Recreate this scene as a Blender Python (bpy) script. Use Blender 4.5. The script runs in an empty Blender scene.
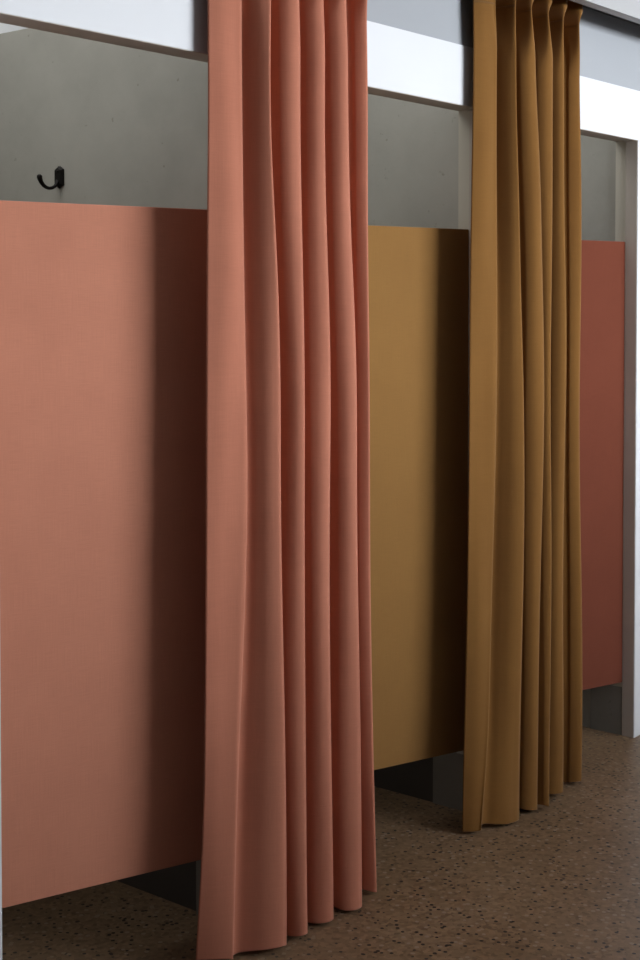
import bpy, bmesh, math, random
from mathutils import Vector

random.seed(7)
scene = bpy.context.scene
col = scene.collection

# ------------------------------------------------------------------ helpers
def link(name, me, mat=None, parent=None, smooth=False):
    o = bpy.data.objects.new(name, me)
    col.objects.link(o)
    if mat: me.materials.append(mat)
    if parent: o.parent = parent
    if smooth:
        for p in me.polygons: p.use_smooth = True
    return o

def from_bm(name, bm, mat=None, parent=None, smooth=False):
    bmesh.ops.recalc_face_normals(bm, faces=bm.faces[:])
    me = bpy.data.meshes.new(name)
    bm.to_mesh(me); bm.free()
    return link(name, me, mat, parent, smooth)

def add_box(bm, x0, x1, y0, y1, z0, z1, bev=0.0):
    b = bmesh.new()
    bmesh.ops.create_cube(b, size=1.0)
    for v in b.verts:
        v.co = Vector((x0 + (v.co.x + .5) * (x1 - x0), y0 + (v.co.y + .5) * (y1 - y0), z0 + (v.co.z + .5) * (z1 - z0)))
    if bev > 0:
        bmesh.ops.bevel(b, geom=b.edges[:], offset=bev, segments=2, affect='EDGES', profile=.6)
    me = bpy.data.meshes.new('tmp'); b.to_mesh(me); b.free()
    bm.from_mesh(me); bpy.data.meshes.remove(me)

def boxes(name, lst, mat, parent=None, bev=0.0):
    bm = bmesh.new()
    for t in lst: add_box(bm, *t, bev=bev)
    return from_bm(name, bm, mat, parent)

def struct(o):
    o['kind'] = 'structure'
    return o

def tag(o, label, cat, group=None):
    o['label'] = label; o['category'] = cat
    if group: o['group'] = group
    return o

def empty(name, loc):
    o = bpy.data.objects.new(name, None)
    o.empty_display_size = .1
    col.objects.link(o); o.location = loc
    return o

# ---------------------------------------------------------------- materials
def new_mat(name, rough=.6, spec=.3):
    m = bpy.data.materials.new(name); m.use_nodes = True
    nt = m.node_tree
    b = nt.nodes['Principled BSDF']
    b.inputs['Roughness'].default_value = rough
    b.inputs['Specular IOR Level'].default_value = spec
    return m, nt, b

def node(nt, t, **kw):
    n = nt.nodes.new(t)
    for k, v in kw.items():
        if k in n.inputs: n.inputs[k].default_value = v
        else: setattr(n, k, v)
    return n

def coords(nt, scale=(1, 1, 1)):
    tc = node(nt, 'ShaderNodeTexCoord')
    mp = node(nt, 'ShaderNodeMapping')
    mp.inputs['Scale'].default_value = scale
    nt.links.new(tc.outputs['Object'], mp.inputs['Vector'])
    return mp.outputs['Vector']

def ramp(nt, fac, stops):
    r = node(nt, 'ShaderNodeValToRGB')
    els = r.color_ramp.elements
    els[0].position, els[0].color = stops[0][0], (*stops[0][1], 1)
    els[1].position, els[1].color = stops[-1][0], (*stops[-1][1], 1)
    for p, c in stops[1:-1]:
        e = els.new(p); e.color = (*c, 1)
    nt.links.new(fac, r.inputs['Fac'])
    return r.outputs['Color']

def mixc(nt, fac, a, b, blend='MIX'):
    m = node(nt, 'ShaderNodeMix', data_type='RGBA', blend_type=blend)
    if isinstance(fac, float): m.inputs[0].default_value = fac
    else: nt.links.new(fac, m.inputs[0])
    for i, c in ((6, a), (7, b)):
        if isinstance(c, tuple): m.inputs[i].default_value = (*c, 1)
        else: nt.links.new(c, m.inputs[i])
    return m.outputs[2]

def bump(nt, b, h, strength=.2, dist=.001):
    n = node(nt, 'ShaderNodeBump', Strength=strength, Distance=dist)
    nt.links.new(h, n.inputs['Height'])
    nt.links.new(n.outputs['Normal'], b.inputs['Normal'])

def cloth_mat(name, c, var=.06, scale=900):
    """plain-woven linen: warp and weft threads with slubs"""
    m, nt, b = new_mat(name, .9, .08)
    lo = tuple(x * (1 - var) for x in c); hi = tuple(min(1, x * (1 + var)) for x in c)
    n1 = node(nt, 'ShaderNodeTexNoise', Scale=1.0, Detail=3.0)
    nt.links.new(coords(nt, (scale * .5, scale * .5, 14)), n1.inputs['Vector'])
    n2 = node(nt, 'ShaderNodeTexNoise', Scale=1.0, Detail=3.0)
    nt.links.new(coords(nt, (25, 25, scale * .5)), n2.inputs['Vector'])
    n3 = node(nt, 'ShaderNodeTexNoise', Scale=7.0, Detail=4.0)
    nt.links.new(coords(nt), n3.inputs['Vector'])
    a = node(nt, 'ShaderNodeMath', operation='ADD')
    nt.links.new(n1.outputs['Fac'], a.inputs[0]); nt.links.new(n2.outputs['Fac'], a.inputs[1])
    h = node(nt, 'ShaderNodeMath', operation='MULTIPLY'); h.inputs[1].default_value = .5
    nt.links.new(a.outputs[0], h.inputs[0])
    c1 = ramp(nt, h.outputs[0], [(.3, lo), (.7, hi)])
    c2 = ramp(nt, n3.outputs['Fac'], [(.3, (.93, .92, .92)), (.7, (1, 1, 1))])
    nt.links.new(mixc(nt, 1.0, c1, c2, 'MULTIPLY'), b.inputs['Base Color'])
    b.inputs['Sheen Weight'].default_value = .34
    b.inputs['Sheen Roughness'].default_value = .5
    b.inputs['Sheen Tint'].default_value = (*(.5 + .5 * x for x in c), 1)
    bump(nt, b, h.outputs[0], .35, .0006)
    return m

def paint(name, c, rough=.5, spec=.3, var=.03, scale=4, bumps=.1):
    m, nt, b = new_mat(name, rough, spec)
    n = node(nt, 'ShaderNodeTexNoise', Scale=scale, Detail=5.0)
    nt.links.new(coords(nt), n.inputs['Vector'])
    nt.links.new(ramp(nt, n.outputs['Fac'], [(.3, tuple(x * (1 - var) for x in c)), (.7, tuple(min(1, x * (1 + var)) for x in c))]), b.inputs['Base Color'])
    n2 = node(nt, 'ShaderNodeTexNoise', Scale=120.0, Detail=2.0)
    nt.links.new(coords(nt), n2.inputs['Vector'])
    bump(nt, b, n2.outputs['Fac'], bumps, .001)
    return m

def plaster_mat(name, c):
    m, nt, b = new_mat(name, .85, .15)
    v = coords(nt)
    n = node(nt, 'ShaderNodeTexNoise', Scale=3.5, Detail=8.0, Roughness=.6)
    nt.links.new(v, n.inputs['Vector'])
    base = ramp(nt, n.outputs['Fac'], [(.3, tuple(x * .88 for x in c)), (.5, c), (.72, tuple(x * 1.1 for x in c))])
    n2 = node(nt, 'ShaderNodeTexNoise', Scale=38.0, Detail=3.0)
    nt.links.new(v, n2.inputs['Vector'])
    pits = ramp(nt, n2.outputs['Fac'], [(.24, (.75, .74, .7)), (.30, (1, 1, 1))])
    nt.links.new(mixc(nt, 1.0, base, pits, 'MULTIPLY'), b.inputs['Base Color'])
    bump(nt, b, n.outputs['Fac'], .25, .01)
    return m

def terrazzo_mat(name):
    m, nt, b = new_mat(name, .42, .35)
    v = coords(nt)
    n = node(nt, 'ShaderNodeTexNoise', Scale=2.2, Detail=6.0, Roughness=.6)
    nt.links.new(v, n.inputs['Vector'])
    base = ramp(nt, n.outputs['Fac'], [(.3, (.155, .098, .054)), (.55, (.20, .130, .075)), (.75, (.23, .16, .10))])
    # coloured chips
    v1 = node(nt, 'ShaderNodeTexVoronoi', Scale=95.0); nt.links.new(v, v1.inputs['Vector'])
    sep = node(nt, 'ShaderNodeSeparateColor'); nt.links.new(v1.outputs['Color'], sep.inputs['Color'])
    tint = ramp(nt, sep.outputs[0], [(0, (.7, .66, .64)), (.3, (.95, .92, .9)), (.62, (1.0, 1.0, 1.0)), (1, (1.25, 1.22, 1.2))])
    c = mixc(nt, 1.0, base, tint, 'MULTIPLY')
    # dark flecks: some of the cells of a second voronoi, only near the cell centre
    v2 = node(nt, 'ShaderNodeTexVoronoi', Scale=62.0); nt.links.new(v, v2.inputs['Vector'])
    sep2 = node(nt, 'ShaderNodeSeparateColor'); nt.links.new(v2.outputs['Color'], sep2.inputs['Color'])
    pick = node(nt, 'ShaderNodeMath', operation='GREATER_THAN'); pick.inputs[1].default_value = .62
    nt.links.new(sep2.outputs[1], pick.inputs[0])
    near = node(nt, 'ShaderNodeMath', operation='LESS_THAN'); near.inputs[1].default_value = .30
    nt.links.new(v2.outputs['Distance'], near.inputs[0])
    f = node(nt, 'ShaderNodeMath', operation='MULTIPLY')
    nt.links.new(pick.outputs[0], f.inputs[0]); nt.links.new(near.outputs[0], f.inputs[1])
    c = mixc(nt, f.outputs[0], c, (.025, .018, .015))
    # pale flecks
    v3 = node(nt, 'ShaderNodeTexVoronoi', Scale=48.0); nt.links.new(v, v3.inputs['Vector'])
    sep3 = node(nt, 'ShaderNodeSeparateColor'); nt.links.new(v3.outputs['Color'], sep3.inputs['Color'])
    pick3 = node(nt, 'ShaderNodeMath', operation='GREATER_THAN'); pick3.inputs[1].default_value = .8
    nt.links.new(sep3.outputs[2], pick3.inputs[0])
    near3 = node(nt, 'ShaderNodeMath', operation='LESS_THAN'); near3.inputs[1].default_value = .28
    nt.links.new(v3.outputs['Distance'], near3.inputs[0])
    f3 = node(nt, 'ShaderNodeMath', operation='MULTIPLY')
    nt.links.new(pick3.outputs[0], f3.inputs[0]); nt.links.new(near3.outputs[0], f3.inputs[1])
    c = mixc(nt, f3.outputs[0], c, (.25, .185, .13))
    nt.links.new(c, b.inputs['Base Color'])
    r = node(nt, 'ShaderNodeMapRange'); r.inputs['To Min'].default_value = .34; r.inputs['To Max'].default_value = .52
    nt.links.new(n.outputs['Fac'], r.inputs['Value'])
    nt.links.new(r.outputs[0], b.inputs['Roughness'])
    return m

M = {
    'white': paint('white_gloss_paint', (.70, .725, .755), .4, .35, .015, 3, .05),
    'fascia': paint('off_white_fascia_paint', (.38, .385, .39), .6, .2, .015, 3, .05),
    'lining': paint('grey_brown_lining_paint', (.58, .525, .47), .6, .2, .04, 5, .05),
    'low_shade': paint('low_wall_shade_paint', (.10, .09, .083), .7, .2, .05, 6, .05),  # dark colour standing in for the shade low in the cubicles
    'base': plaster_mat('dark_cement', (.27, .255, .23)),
    'cream': paint('cream_paint', (.62, .59, .51), .55, .25, .03, 6, .08),
    'wall': paint('pale_grey_wall_paint', (.35, .37, .395), .8, .2, .02, 2, .12),
    'ceiling': paint('white_ceiling_paint', (.80, .81, .82), .85, .15, .015, 3, .05),
    'room': paint('room_wall_paint', (.22, .21, .20), .8, .2, .03, 2, .1),
    'plaster': plaster_mat('grey_cement_plaster', (.45, .44, .40)),
    'floor': terrazzo_mat('brown_terrazzo'),
    'pink': cloth_mat('salmon_linen', (.475, .182, .114)),
    'ochre': cloth_mat('ochre_linen', (.20, .094, .023)),
    'p_pink': cloth_mat('salmon_weave', (.57, .24, .155), .08, 1400),
    'p_ochre': cloth_mat('mustard_weave', (.27, .14, .042), .08, 1400),
    'p_terra': cloth_mat('terracotta_weave', (.15, .040, .021), .08, 1400),
    'dark': paint('dark_anodised_rail', (.035, .036, .034), .5, .4, .05, 8, .05),
}
m, nt, b = new_mat('black_iron', .45, .5)
b.inputs['Base Color'].default_value = (.012, .010, .009, 1); b.inputs['Metallic'].default_value = .6
M['iron'] = m

# ------------------------------------------------------------------ setting
# x runs along the row of cubicles, y runs into them (y = 0 is the front of the white frame), z is up
X0, X1 = -1.6, 6.6          # ends of the room
YR = -4.6                   # window wall behind
POST = [1.454, 2.454, 3.474, 4.454]
PW = .2775
BZ0, BZ1, CZ = 2.083, 2.2525, 2.64
FZ = 2.411
DEEP = 1.15                 # depth of the cubicles

struct(boxes('floor', [(X0, X1, YR, DEEP + .1, -.1, 0)], M['floor']))
struct(boxes('ceiling', [(X0, X1, YR, 0, CZ, CZ + .1)], M['ceiling']))
struct(boxes('ceiling_cubicles', [(X0, X1, .006, DEEP + .1, 3.0, 3.1)], M['ceiling']))
struct(boxes('wall_front', [(X0, X1, .006, .022, BZ1 - .02, 3.0)], M['wall']))
struct(boxes('wall_back', [(X0, X1, DEEP, DEEP + .1, 0, 2.268)], M['plaster']))
struct(boxes('wall_back_upper', [(X0, X1, DEEP, DEEP + .1, 2.268, 3.0)], M['white']))
struct(boxes('wall_left', [(X0 - .1, X0, YR, 0, 0, CZ), (X0 - .1, X0, 0, DEEP + .1, 0, 3.0)], M['room']))
struct(boxes('wall_right', [(X1, X1 + .1, YR, 0, 0, CZ), (X1, X1 + .1, 0, DEEP + .1, 0, 3.0)], M['room']))

# header beam with a rear rebate
struct(boxes('trim_16', [(X0, X1, .003, .046, BZ0 - .0012, BZ0 + .002), (X0, X1, .048, .0905, BZ0 + .0025, BZ0 + .006)], M['lining']))
struct(boxes('trim_1', [(X0, X1, 0, .046, BZ0, BZ1), (X0, X1, .046, .09, BZ0 + .004, 2.268)], M['white']))

# front wall to the left and right of the cubicles in view
struct(boxes('wall_front_left', [(X0, POST[0], 0, .046, 0, BZ0)], M['white']))
struct(boxes('wall_front_right', [(POST[3] + PW, X1, 0, .046, 0, BZ0)], M['white']))

RECESS = [.02, .012, .003, .003]
for i, s in enumerate(POST):
    bm = bmesh.new()
    add_box(bm, s, s + PW, 0, .046, 0, BZ0, bev=.0015)
    struct(from_bm('trim_%d' % (2 + i), bm, M['white']))
    r = RECESS[i]
    struct(boxes('trim_%d' % (6 + i), [(s + r, s + PW - .02, .046, .087, 0, BZ0 + .004)], M['cream']))
    # cement-plastered dividing wall and its low base block
    struct(boxes('wall_divider' if i == 0 else 'wall_divider.%03d' % i,
                 [(s + r + .006, s + PW - .03, .087, DEEP, 0, 2.268)], M['plaster']))
    struct(boxes('trim_%d' % (20 + i), [(s - .0012, s + .004, .003, .046, 0, BZ0 - .001)], M['lining']))
    bx = .0005
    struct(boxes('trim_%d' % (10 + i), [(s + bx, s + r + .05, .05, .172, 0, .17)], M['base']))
    if i < 3:
        struct(boxes('trim_%d' % (30 + i), [(s + r + .002, s + r + .05, .172, DEEP, 0, .168)], M['low_shade']))  # strip added along the divider foot, shade put into its colour

# window wall behind the viewer; an unseen ledge is added to shade the lower scene
WX0, WX1, WZ0, WZ1 = 3.3, 6.2, 1.6, 2.42
struct(boxes('wall_rear', [(X0, WX0, YR - .15, YR, 0, CZ), (WX1, X1, YR - .15, YR, 0, CZ),
                           (WX0, WX1, YR - .15, YR, 0, WZ0), (WX0, WX1, YR - .15, YR, WZ1, CZ)], M['room']))
struct(boxes('trim_17', [(WX0 - .6, X1, YR, YR + 1.2, 0, WZ0 - .03)], M['room']))
fr = .05
struct(boxes('window_1', [(WX0, WX1, YR - .1, YR - .04, WZ0, WZ0 + fr), (WX0, WX1, YR - .1, YR - .04, WZ1 - fr, WZ1),
                          (WX0, WX0 + fr, YR - .1, YR - .04, WZ0 + fr, WZ1 - fr), (WX1 - fr, WX1, YR - .1, YR - .04, WZ0 + fr, WZ1 - fr),
                          ((WX0 + WX1) / 2 - .025, (WX0 + WX1) / 2 + .025, YR - .1, YR - .04, WZ0 + fr, WZ1 - fr)], M['white']))

# white fascia board in front of the curtain headings, and the rail behind it
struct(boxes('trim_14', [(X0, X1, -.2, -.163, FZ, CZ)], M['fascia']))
struct(boxes('trim_15', [(X0 + .3, X1 - .3, -.05, .006, 2.479, 2.50)], M['dark']))

# ------------------------------------------------------ half-height panels
K = .307
TH = .028
def panel(x_end, length, mat, label):
    """one straight panel, its right end at the post, swung 17 degrees into the cubicle"""
    root = empty('cubicle_panel', (x_end, .0458, .1887))
    root.rotation_euler.z = -math.atan(K)
    bm = bmesh.new()
    add_box(bm, -length, 0, 0, TH, 0, 1.7346 - .1887, bev=.0025)
    from_bm('upholstered_board', bm, mat, root)
    bm = bmesh.new()                                    # slim bottom channel at the rear
    add_box(bm, -length + .01, -.03, TH - .001, TH + .005, .02, .05, bev=.001)
    from_bm('rear_channel', bm, M['dark'], root)
    return tag(root, label, 'panel', 'coloured half-height panels of the cubicles')

panel(2.446, .72, M['p_pink'], 'large salmon pink half-height panel at left, below the black coat hook')
panel(3.472, .72, M['p_ochre'], 'mustard yellow half-height panel between the pink and the ochre curtain')
panel(4.452, .72, M['p_terra'], 'dark terracotta red half-height panel beside the white post at far right')

# --------------------------------------------------------------- coat hook
hk = empty('coat_hook', (2.4712, .692, 1.853))
bm = bmesh.new()                                        # elongated hexagonal backplate against the wall (wall normal = -x)
hexa = [(0, .030), (.0155, .021), (.0155, -.021), (0, -.030), (-.0155, -.021), (-.0155, .021)]
rings = []
for x, sc in ((.001, 1.0), (-.006, 1.0), (-.010, .78)):
    rings.append([bm.verts.new((x, y * sc, z * (1 - (1 - sc) * .7))) for y, z in hexa])
for a, c in zip(rings[:-1], rings[1:]):
    for k in range(6): bm.faces.new((a[k], a[(k + 1) % 6], c[(k + 1) % 6], c[k]))
bm.faces.new(rings[-1]); bm.faces.new(rings[0][::-1])
plate = from_bm('backplate', bm, M['iron'], hk)
def tube(bm, pts, radii, seg=12):
    prev = None; rs = []
    for i, p in enumerate(pts):
        p = Vector(p)
        t = (Vector(pts[min(i + 1, len(pts) - 1)]) - Vector(pts[max(i - 1, 0)])).normalized()
        u = Vector((0, 1, 0)); w = t.cross(u).normalized()
        rs.append([bm.verts.new(p + (u * math.cos(a) + w * math.sin(a)) * radii[i]) for a in [2 * math.pi * k / seg for k in range(seg)]])
    for a, c in zip(rs[:-1], rs[1:]):
        for k in range(seg): bm.faces.new((a[k], a[(k + 1) % seg], c[(k + 1) % seg], c[k]))
    bm.faces.new(rs[0][::-1]); bm.faces.new(rs[-1])
pts = [(-.007, 0, -.008), (-.010, 0, -.017), (-.017, 0, -.0255), (-.025, 0, -.030), (-.034, 0, -.0315), (-.043, 0, -.0295), (-.051, 0, -.0245),
       (-.057, 0, -.017), (-.0605, 0, -.009), (-.062, 0, -.003), (-.0625, 0, .0005), (-.0626, 0, .003)]
rad = [.0058, .0052, .0047, .0045, .0045, .0048, .0052, .0058, .0068, .0076, .0066, .003]
pts = [(x * 1.14, y, z) for x, y, z in pts]
bm = bmesh.new(); tube(bm, pts, rad)
arm = from_bm('hook_arm', bm, M['iron'], hk, True)
for dz in (.016, -.019):
    bm = bmesh.new()
    bmesh.ops.create_uvsphere(bm, u_segments=12, v_segments=8, radius=.0042)
    for v in bm.verts: v.co = Vector((v.co.x * .6 - .0098, v.co.y, v.co.z + dz))
    from_bm('screw', bm, M['iron'], hk, True)
tag(hk, 'small black metal coat hook on the grey plaster wall', 'hook')

# ---------------------------------------------------------------- curtains
def lerp_levels(levels, z):
    """monotone-ish smooth interpolation of node values over height"""
    zs = sorted(levels)
    if z <= zs[0]: return levels[zs[0]]
    if z >= zs[-1]: return levels[zs[-1]]
    for i in range(len(zs) - 1):
        if zs[i] <= z <= zs[i + 1]: break
    z0, z1 = zs[i], zs[i + 1]
    h = z1 - z0; t = (z - z0) / h
    A, B = levels[z0], levels[z1]
    P = levels[zs[i - 1]] if i > 0 else None
    N = levels[zs[i + 2]] if i + 2 < len(zs) else None
    out = []
    for j in range(len(A)):
        d = (B[j] - A[j]) / h
        dp = (A[j] - P[j]) / (z0 - zs[i - 1]) if P else d
        dn = (N[j] - B[j]) / (zs[i + 2] - z1) if N else d
        ma = 0 if dp * d <= 0 else 2 * dp * d / (dp + d)
        mb = 0 if dn * d <= 0 else 2 * dn * d / (dn + d)
        t2, t3 = t * t, t * t * t
        out.append((2*t3-3*t2+1)*A[j] + (t3-2*t2+t)*h*ma + (-2*t3+3*t2)*B[j] + (t3-t2)*h*mb)
    return out

def spline(pts, per):
    """centripetal-like Catmull-Rom through 2-D points"""
    out = []
    n = len(pts)
    for i in range(n - 1):
        p0 = pts[i - 1] if i else (2*pts[0][0]-pts[1][0], 2*pts[0][1]-pts[1][1])
        p1, p2 = pts[i], pts[i + 1]
        p3 = pts[i + 2] if i + 2 < n else (2*p2[0]-p1[0], 2*p2[1]-p1[1])
        for k in range(per):
            t = k / per; t2 = t*t; t3 = t2*t
            out.append(tuple(.5*((2*p1[a]) + (-p0[a]+p2[a])*t + (2*p0[a]-5*p1[a]+4*p2[a]-p3[a])*t2 + (-p0[a]+3*p1[a]-3*p2[a]+p3[a])*t3) for a in (0, 1)))
    out.append(pts[-1])
    return out

def smooth_step(a, b, x):
    t = min(1, max(0, (x - a) / (b - a)))
    return t * t * (3 - 2 * t)

def profile(levels, z, pinch_z, top_z, seed, ov):
    """cross-section of the pleated cloth at height z: list of (x, y)"""
    v = lerp_levels(levels, z)
    n = len(v) // 2
    C = [(v[2*i] + .007, v[2*i+1]) for i in range(n)]      # C[0] leading edge, C[1] first soft crease, the rest pleat crests
    q = smooth_step(pinch_z - .17, pinch_z + .0, z)  # 0 = hanging folds, 1 = pinched
    if z > pinch_z:
        hw = .004 + .014 * smooth_step(pinch_z, pinch_z + .045, z)
    else:
        hw = .0045
    rnd = random.Random(seed)
    pts = []
    for i, (x, y) in enumerate(C):
        if i == 0:
            pts.append((x, y)); continue
        px_, py_ = C[i - 1]
        dx = x - px_
        nx = C[i + 1][0] if i + 1 < n else x + .05
        dn = nx - x
        vd = -.009 + rnd.uniform(-.004, .004)
        if i == 1:
            # broad, slightly bowed leading face
            f1 = (px_ + dx * .33, py_ + (y - py_) * .42 - .004)
            f2 = (px_ + dx * .70, py_ + (y - py_) * .80 - .003)
            pts += [f1, f2]
            pc = (x - .012, y - .001); pr = (x + .001, y + .009)
            g1 = (px_ + dx * .5, py_ + (y - py_) * .2); 
            full = [pc, pr]
            pin = [(x - hw, y), (x + hw, y)]
        else:
            if i == 2:
                V1 = (px_ + dx * .10, py_ + .014)
                V2 = (px_ + dx * .22, py_ + .008)
                F = (px_ + dx * .35, py_ - .010)
                L = (px_ + dx * .51, py_ + (y - py_) * .60)
            else:
                open_ = smooth_step(.030, .062, dx)      # folds that touch share a shallow groove
                vd = (py_ + .012) * (1 - open_) + vd * open_
                k_ = max(0, min(1, (vd - y) / .09))
                V1 = (px_ + dx * .16, vd)
                V2 = (px_ + dx * .44, vd)
                ov_ = ov + (.16 if i == n - 1 else 0)
                F = (x - dx * (.45 - ov_), (vd + y) * .5)
                L = (x - dx * (.43 - ov_), y + .027 * k_)
            T = (x - dx * (.30 - (ov + .16 * (i == n - 1)) * .7), y + (.0075 * k_ if i > 2 else .0065))
            T2 = (x - dx * .10, y)
            Rr = (x + .001, y + .014)
            full = [V1, V2, F, L, T, T2, Rr]
            base = -.022
            pin = [(px_ + dx * .3, base), (px_ + dx * .62, base), (x - hw - .004, base - .004), (x - hw, base - .034), (x - hw * .6, y + .003), (x + hw * .3, y), (x + hw, y + .012)]
        for a, c in zip(full, pin):
            pts.append((a[0] * (1 - q) + c[0] * q, a[1] * (1 - q) + c[1] * q))
    # trailing return behind the last crest
    x, y = C[-1]
    tr = [(x + .004, y + .035), (x - .006, y + .060)]
    tp = [(x + hw, -.05), (x + .014, -.02)]
    for a, c in zip(tr, tp):
        pts.append((a[0] * (1 - q) + c[0] * q, a[1] * (1 - q) + c[1] * q))
    return pts

def sheet(levels, z_list, pinch_z, top_z, seed, ov, per=7):
    bm = bmesh.new(); grid = []
    for z in z_list:
        row = spline(profile(levels, z, pinch_z, top_z, seed, ov), per)
        r = []
        for k, (x, y) in enumerate(row):
            u = k / len(row)
            # faint irregularities of hanging linen, dying away towards the heading
            amp = .0022 * smooth_step(2.35, 1.9, z)
            y2 = y + amp * (math.sin(x * 37 + z * 3.1 + seed) + .7 * math.sin(x * 61 - z * 5.3 + seed * 2)) 
            y2 += -.0035 * math.exp(-((u - .045 - .012 * math.sin(z * 2.2)) / .016) ** 2) * (.5 + .5 * math.sin(z * 3.4 + seed)) * smooth_step(2.35, 2.0, z)
            x2 = x + .0014 * math.sin(z * 4.3 + u * 23 + seed) * smooth_step(2.35, 1.9, z)
            zz = z
            if z < .05: zz = z + .004 * math.sin(u * 31 + seed) 
            r.append(bm.verts.new((x2, y2, zz)))
        grid.append(r)
    for a, c in zip(grid[:-1], grid[1:]):
        for k in range(len(a) - 1): bm.faces.new((a[k], a[k + 1], c[k + 1], c[k]))
    return bm

def curtain(levels, mat, label, seed, pinch_z, top_z, hem_z, ov):
    xs = levels[min(levels)]
    root = empty('curtain', (xs[0] + .28, -.06, 0))
    loc = root.location.copy()
    n = 84
    zl = [hem_z + (pinch_z - hem_z) * (i / n) for i in range(n + 1)]
    zl = [hem_z, hem_z + .0025, hem_z + .006] + [z for z in zl if hem_z + .01 < z < pinch_z - .21] + [pinch_z - .21 + .21 * i / 24 for i in range(25)]
    for name, zz in (('drape', zl), ('pleated_heading', [pinch_z + (top_z - pinch_z) * i / 24 for i in range(25)])):
        bm = sheet(levels, zz, pinch_z, top_z, seed, ov)
        for v in bm.verts: v.co -= loc
        o = from_bm(name, bm, mat, root, True)
        md = o.modifiers.new('thickness', 'SOLIDIFY'); md.thickness = .0026; md.offset = 0; md.use_rim = name == 'drape'
    return tag(root, label, 'curtain', 'floor-length linen curtains of the cubicles')

PZ, TZ, HZ = 2.375, 2.478, .013
pink_levels = {
    #        edge           crease          crests ...
    .013: [2.246,-.026, 2.321,-.075, 2.442,-.130, 2.519,-.130, 2.619,-.125, 2.729,-.132, 2.832,-.100],
    .44:  [2.270,-.028, 2.359,-.062, 2.453,-.115, 2.533,-.115, 2.631,-.112, 2.738,-.118, 2.837,-.088],
    1.17: [2.281,-.030, 2.392,-.055, 2.458,-.105, 2.538,-.105, 2.639,-.105, 2.742,-.105, 2.829,-.080],
    2.08: [2.284,-.032, 2.381,-.055, 2.418,-.105, 2.527,-.105, 2.616,-.105, 2.705,-.105, 2.819,-.080],
    2.375:[2.284,-0.034, 2.375,-0.060, 2.433,-0.095, 2.528,-0.095, 2.618,-0.095, 2.706,-0.095, 2.793,-0.095],
    2.415:[2.284,-0.034, 2.375,-0.060, 2.416,-0.113, 2.511,-0.113, 2.601,-0.113, 2.689,-0.113, 2.776,-0.113],
    2.478:[2.284,-0.034, 2.375,-0.060, 2.416,-0.114, 2.511,-0.114, 2.601,-0.114, 2.689,-0.114, 2.776,-0.114],
}
ochre_levels = {
    .013: [3.309,-.045, 3.356,-.080, 3.500,-.120, 3.606,-.114, 3.640,-.132, 3.769,-.105, 3.903,-.100],
    .38:  [3.338,-.030, 3.419,-.065, 3.518,-.110, 3.628,-.108, 3.664,-.120, 3.763,-.110, 3.919,-.090],
    1.23: [3.354,-.030, 3.464,-.055, 3.531,-.105, 3.645,-.105, 3.697,-.100, 3.775,-.105, 3.922,-.080],
    2.23: [3.368,-.032, 3.462,-.055, 3.488,-.100, 3.590,-.105, 3.690,-.105, 3.753,-.105, 3.904,-.080],
    2.375:[3.362,-0.034, 3.430,-0.060, 3.487,-0.095, 3.575,-0.095, 3.672,-0.095, 3.761,-0.095, 3.858,-0.095],
    2.415:[3.362,-0.034, 3.430,-0.060, 3.470,-0.113, 3.558,-0.113, 3.655,-0.113, 3.744,-0.113, 3.841,-0.113],
    2.478:[3.360,-0.034, 3.430,-0.060, 3.470,-0.114, 3.558,-0.114, 3.655,-0.114, 3.744,-0.114, 3.841,-0.114],
}
curtain(pink_levels, M['pink'], 'floor-length salmon pink linen curtain hanging beside the large pink panel', 1, PZ, TZ, HZ, 0)
curtain(ochre_levels, M['ochre'], 'floor-length ochre brown linen curtain with pinch pleats, right of the mustard panel', 4, PZ, TZ, HZ, 0)

# ----------------------------------------------------------------- lighting
w = bpy.data.worlds.new('World'); scene.world = w; w.use_nodes = True
bg = w.node_tree.nodes['Background']
bg.inputs['Color'].default_value = (.75, .85, 1, 1); bg.inputs['Strength'].default_value = .6

ld = bpy.data.lights.new('window_daylight', 'AREA')
ld.shape = 'RECTANGLE'; ld.size = WX1 - WX0 - .1; ld.size_y = WZ1 - WZ0 - .1
ld.energy = 325; ld.color = (.93, .96, 1.0)
lo = bpy.data.objects.new('window_daylight', ld); col.objects.link(lo)
lo.location = ((WX0 + WX1) / 2, YR - .16, (WZ0 + WZ1) / 2)
lo.rotation_euler = (math.radians(90), 0, 0)      # -Z of the lamp faces +y

# daylight from the long roof light over the cubicles
rl = bpy.data.lights.new('roof_light', 'AREA'); rl.shape = 'RECTANGLE'
rl.size, rl.size_y = X1 - X0 - .1, DEEP - .1
rl.energy = 1.55 * math.pi * rl.size * rl.size_y; rl.color = (1.0, .99, .95)
ro = bpy.data.objects.new('roof_light', rl); col.objects.link(ro)
ro.location = ((X0 + X1) / 2, .05 + DEEP / 2, 2.985)

# ------------------------------------------------------------------- camera
cd = bpy.data.cameras.new('Camera'); cam = bpy.data.objects.new('Camera', cd); col.objects.link(cam)
scene.camera = cam
cam.location = (0, -2.254, 1.5)
yaw = math.atan2(.637, .771)                      # heading measured from +x towards +y
cam.rotation_euler = (math.radians(90 - 1.7), 0, yaw - math.radians(90))
cd.sensor_fit = 'VERTICAL'; cd.sensor_height = 36; cd.sensor_width = 24
cd.lens = 1404 / 960 * 36
cd.shift_y = -(480 - (309 + 1404 * math.tan(math.radians(1.7)))) / 960
cd.clip_start = .05

vs = scene.view_settings
vs.view_transform = 'Standard'; vs.look = 'None'; vs.gamma = 1; vs.exposure = 0
vs.use_curve_mapping = False
scene.cycles.use_denoising = True
scene.cycles.max_bounces = 8
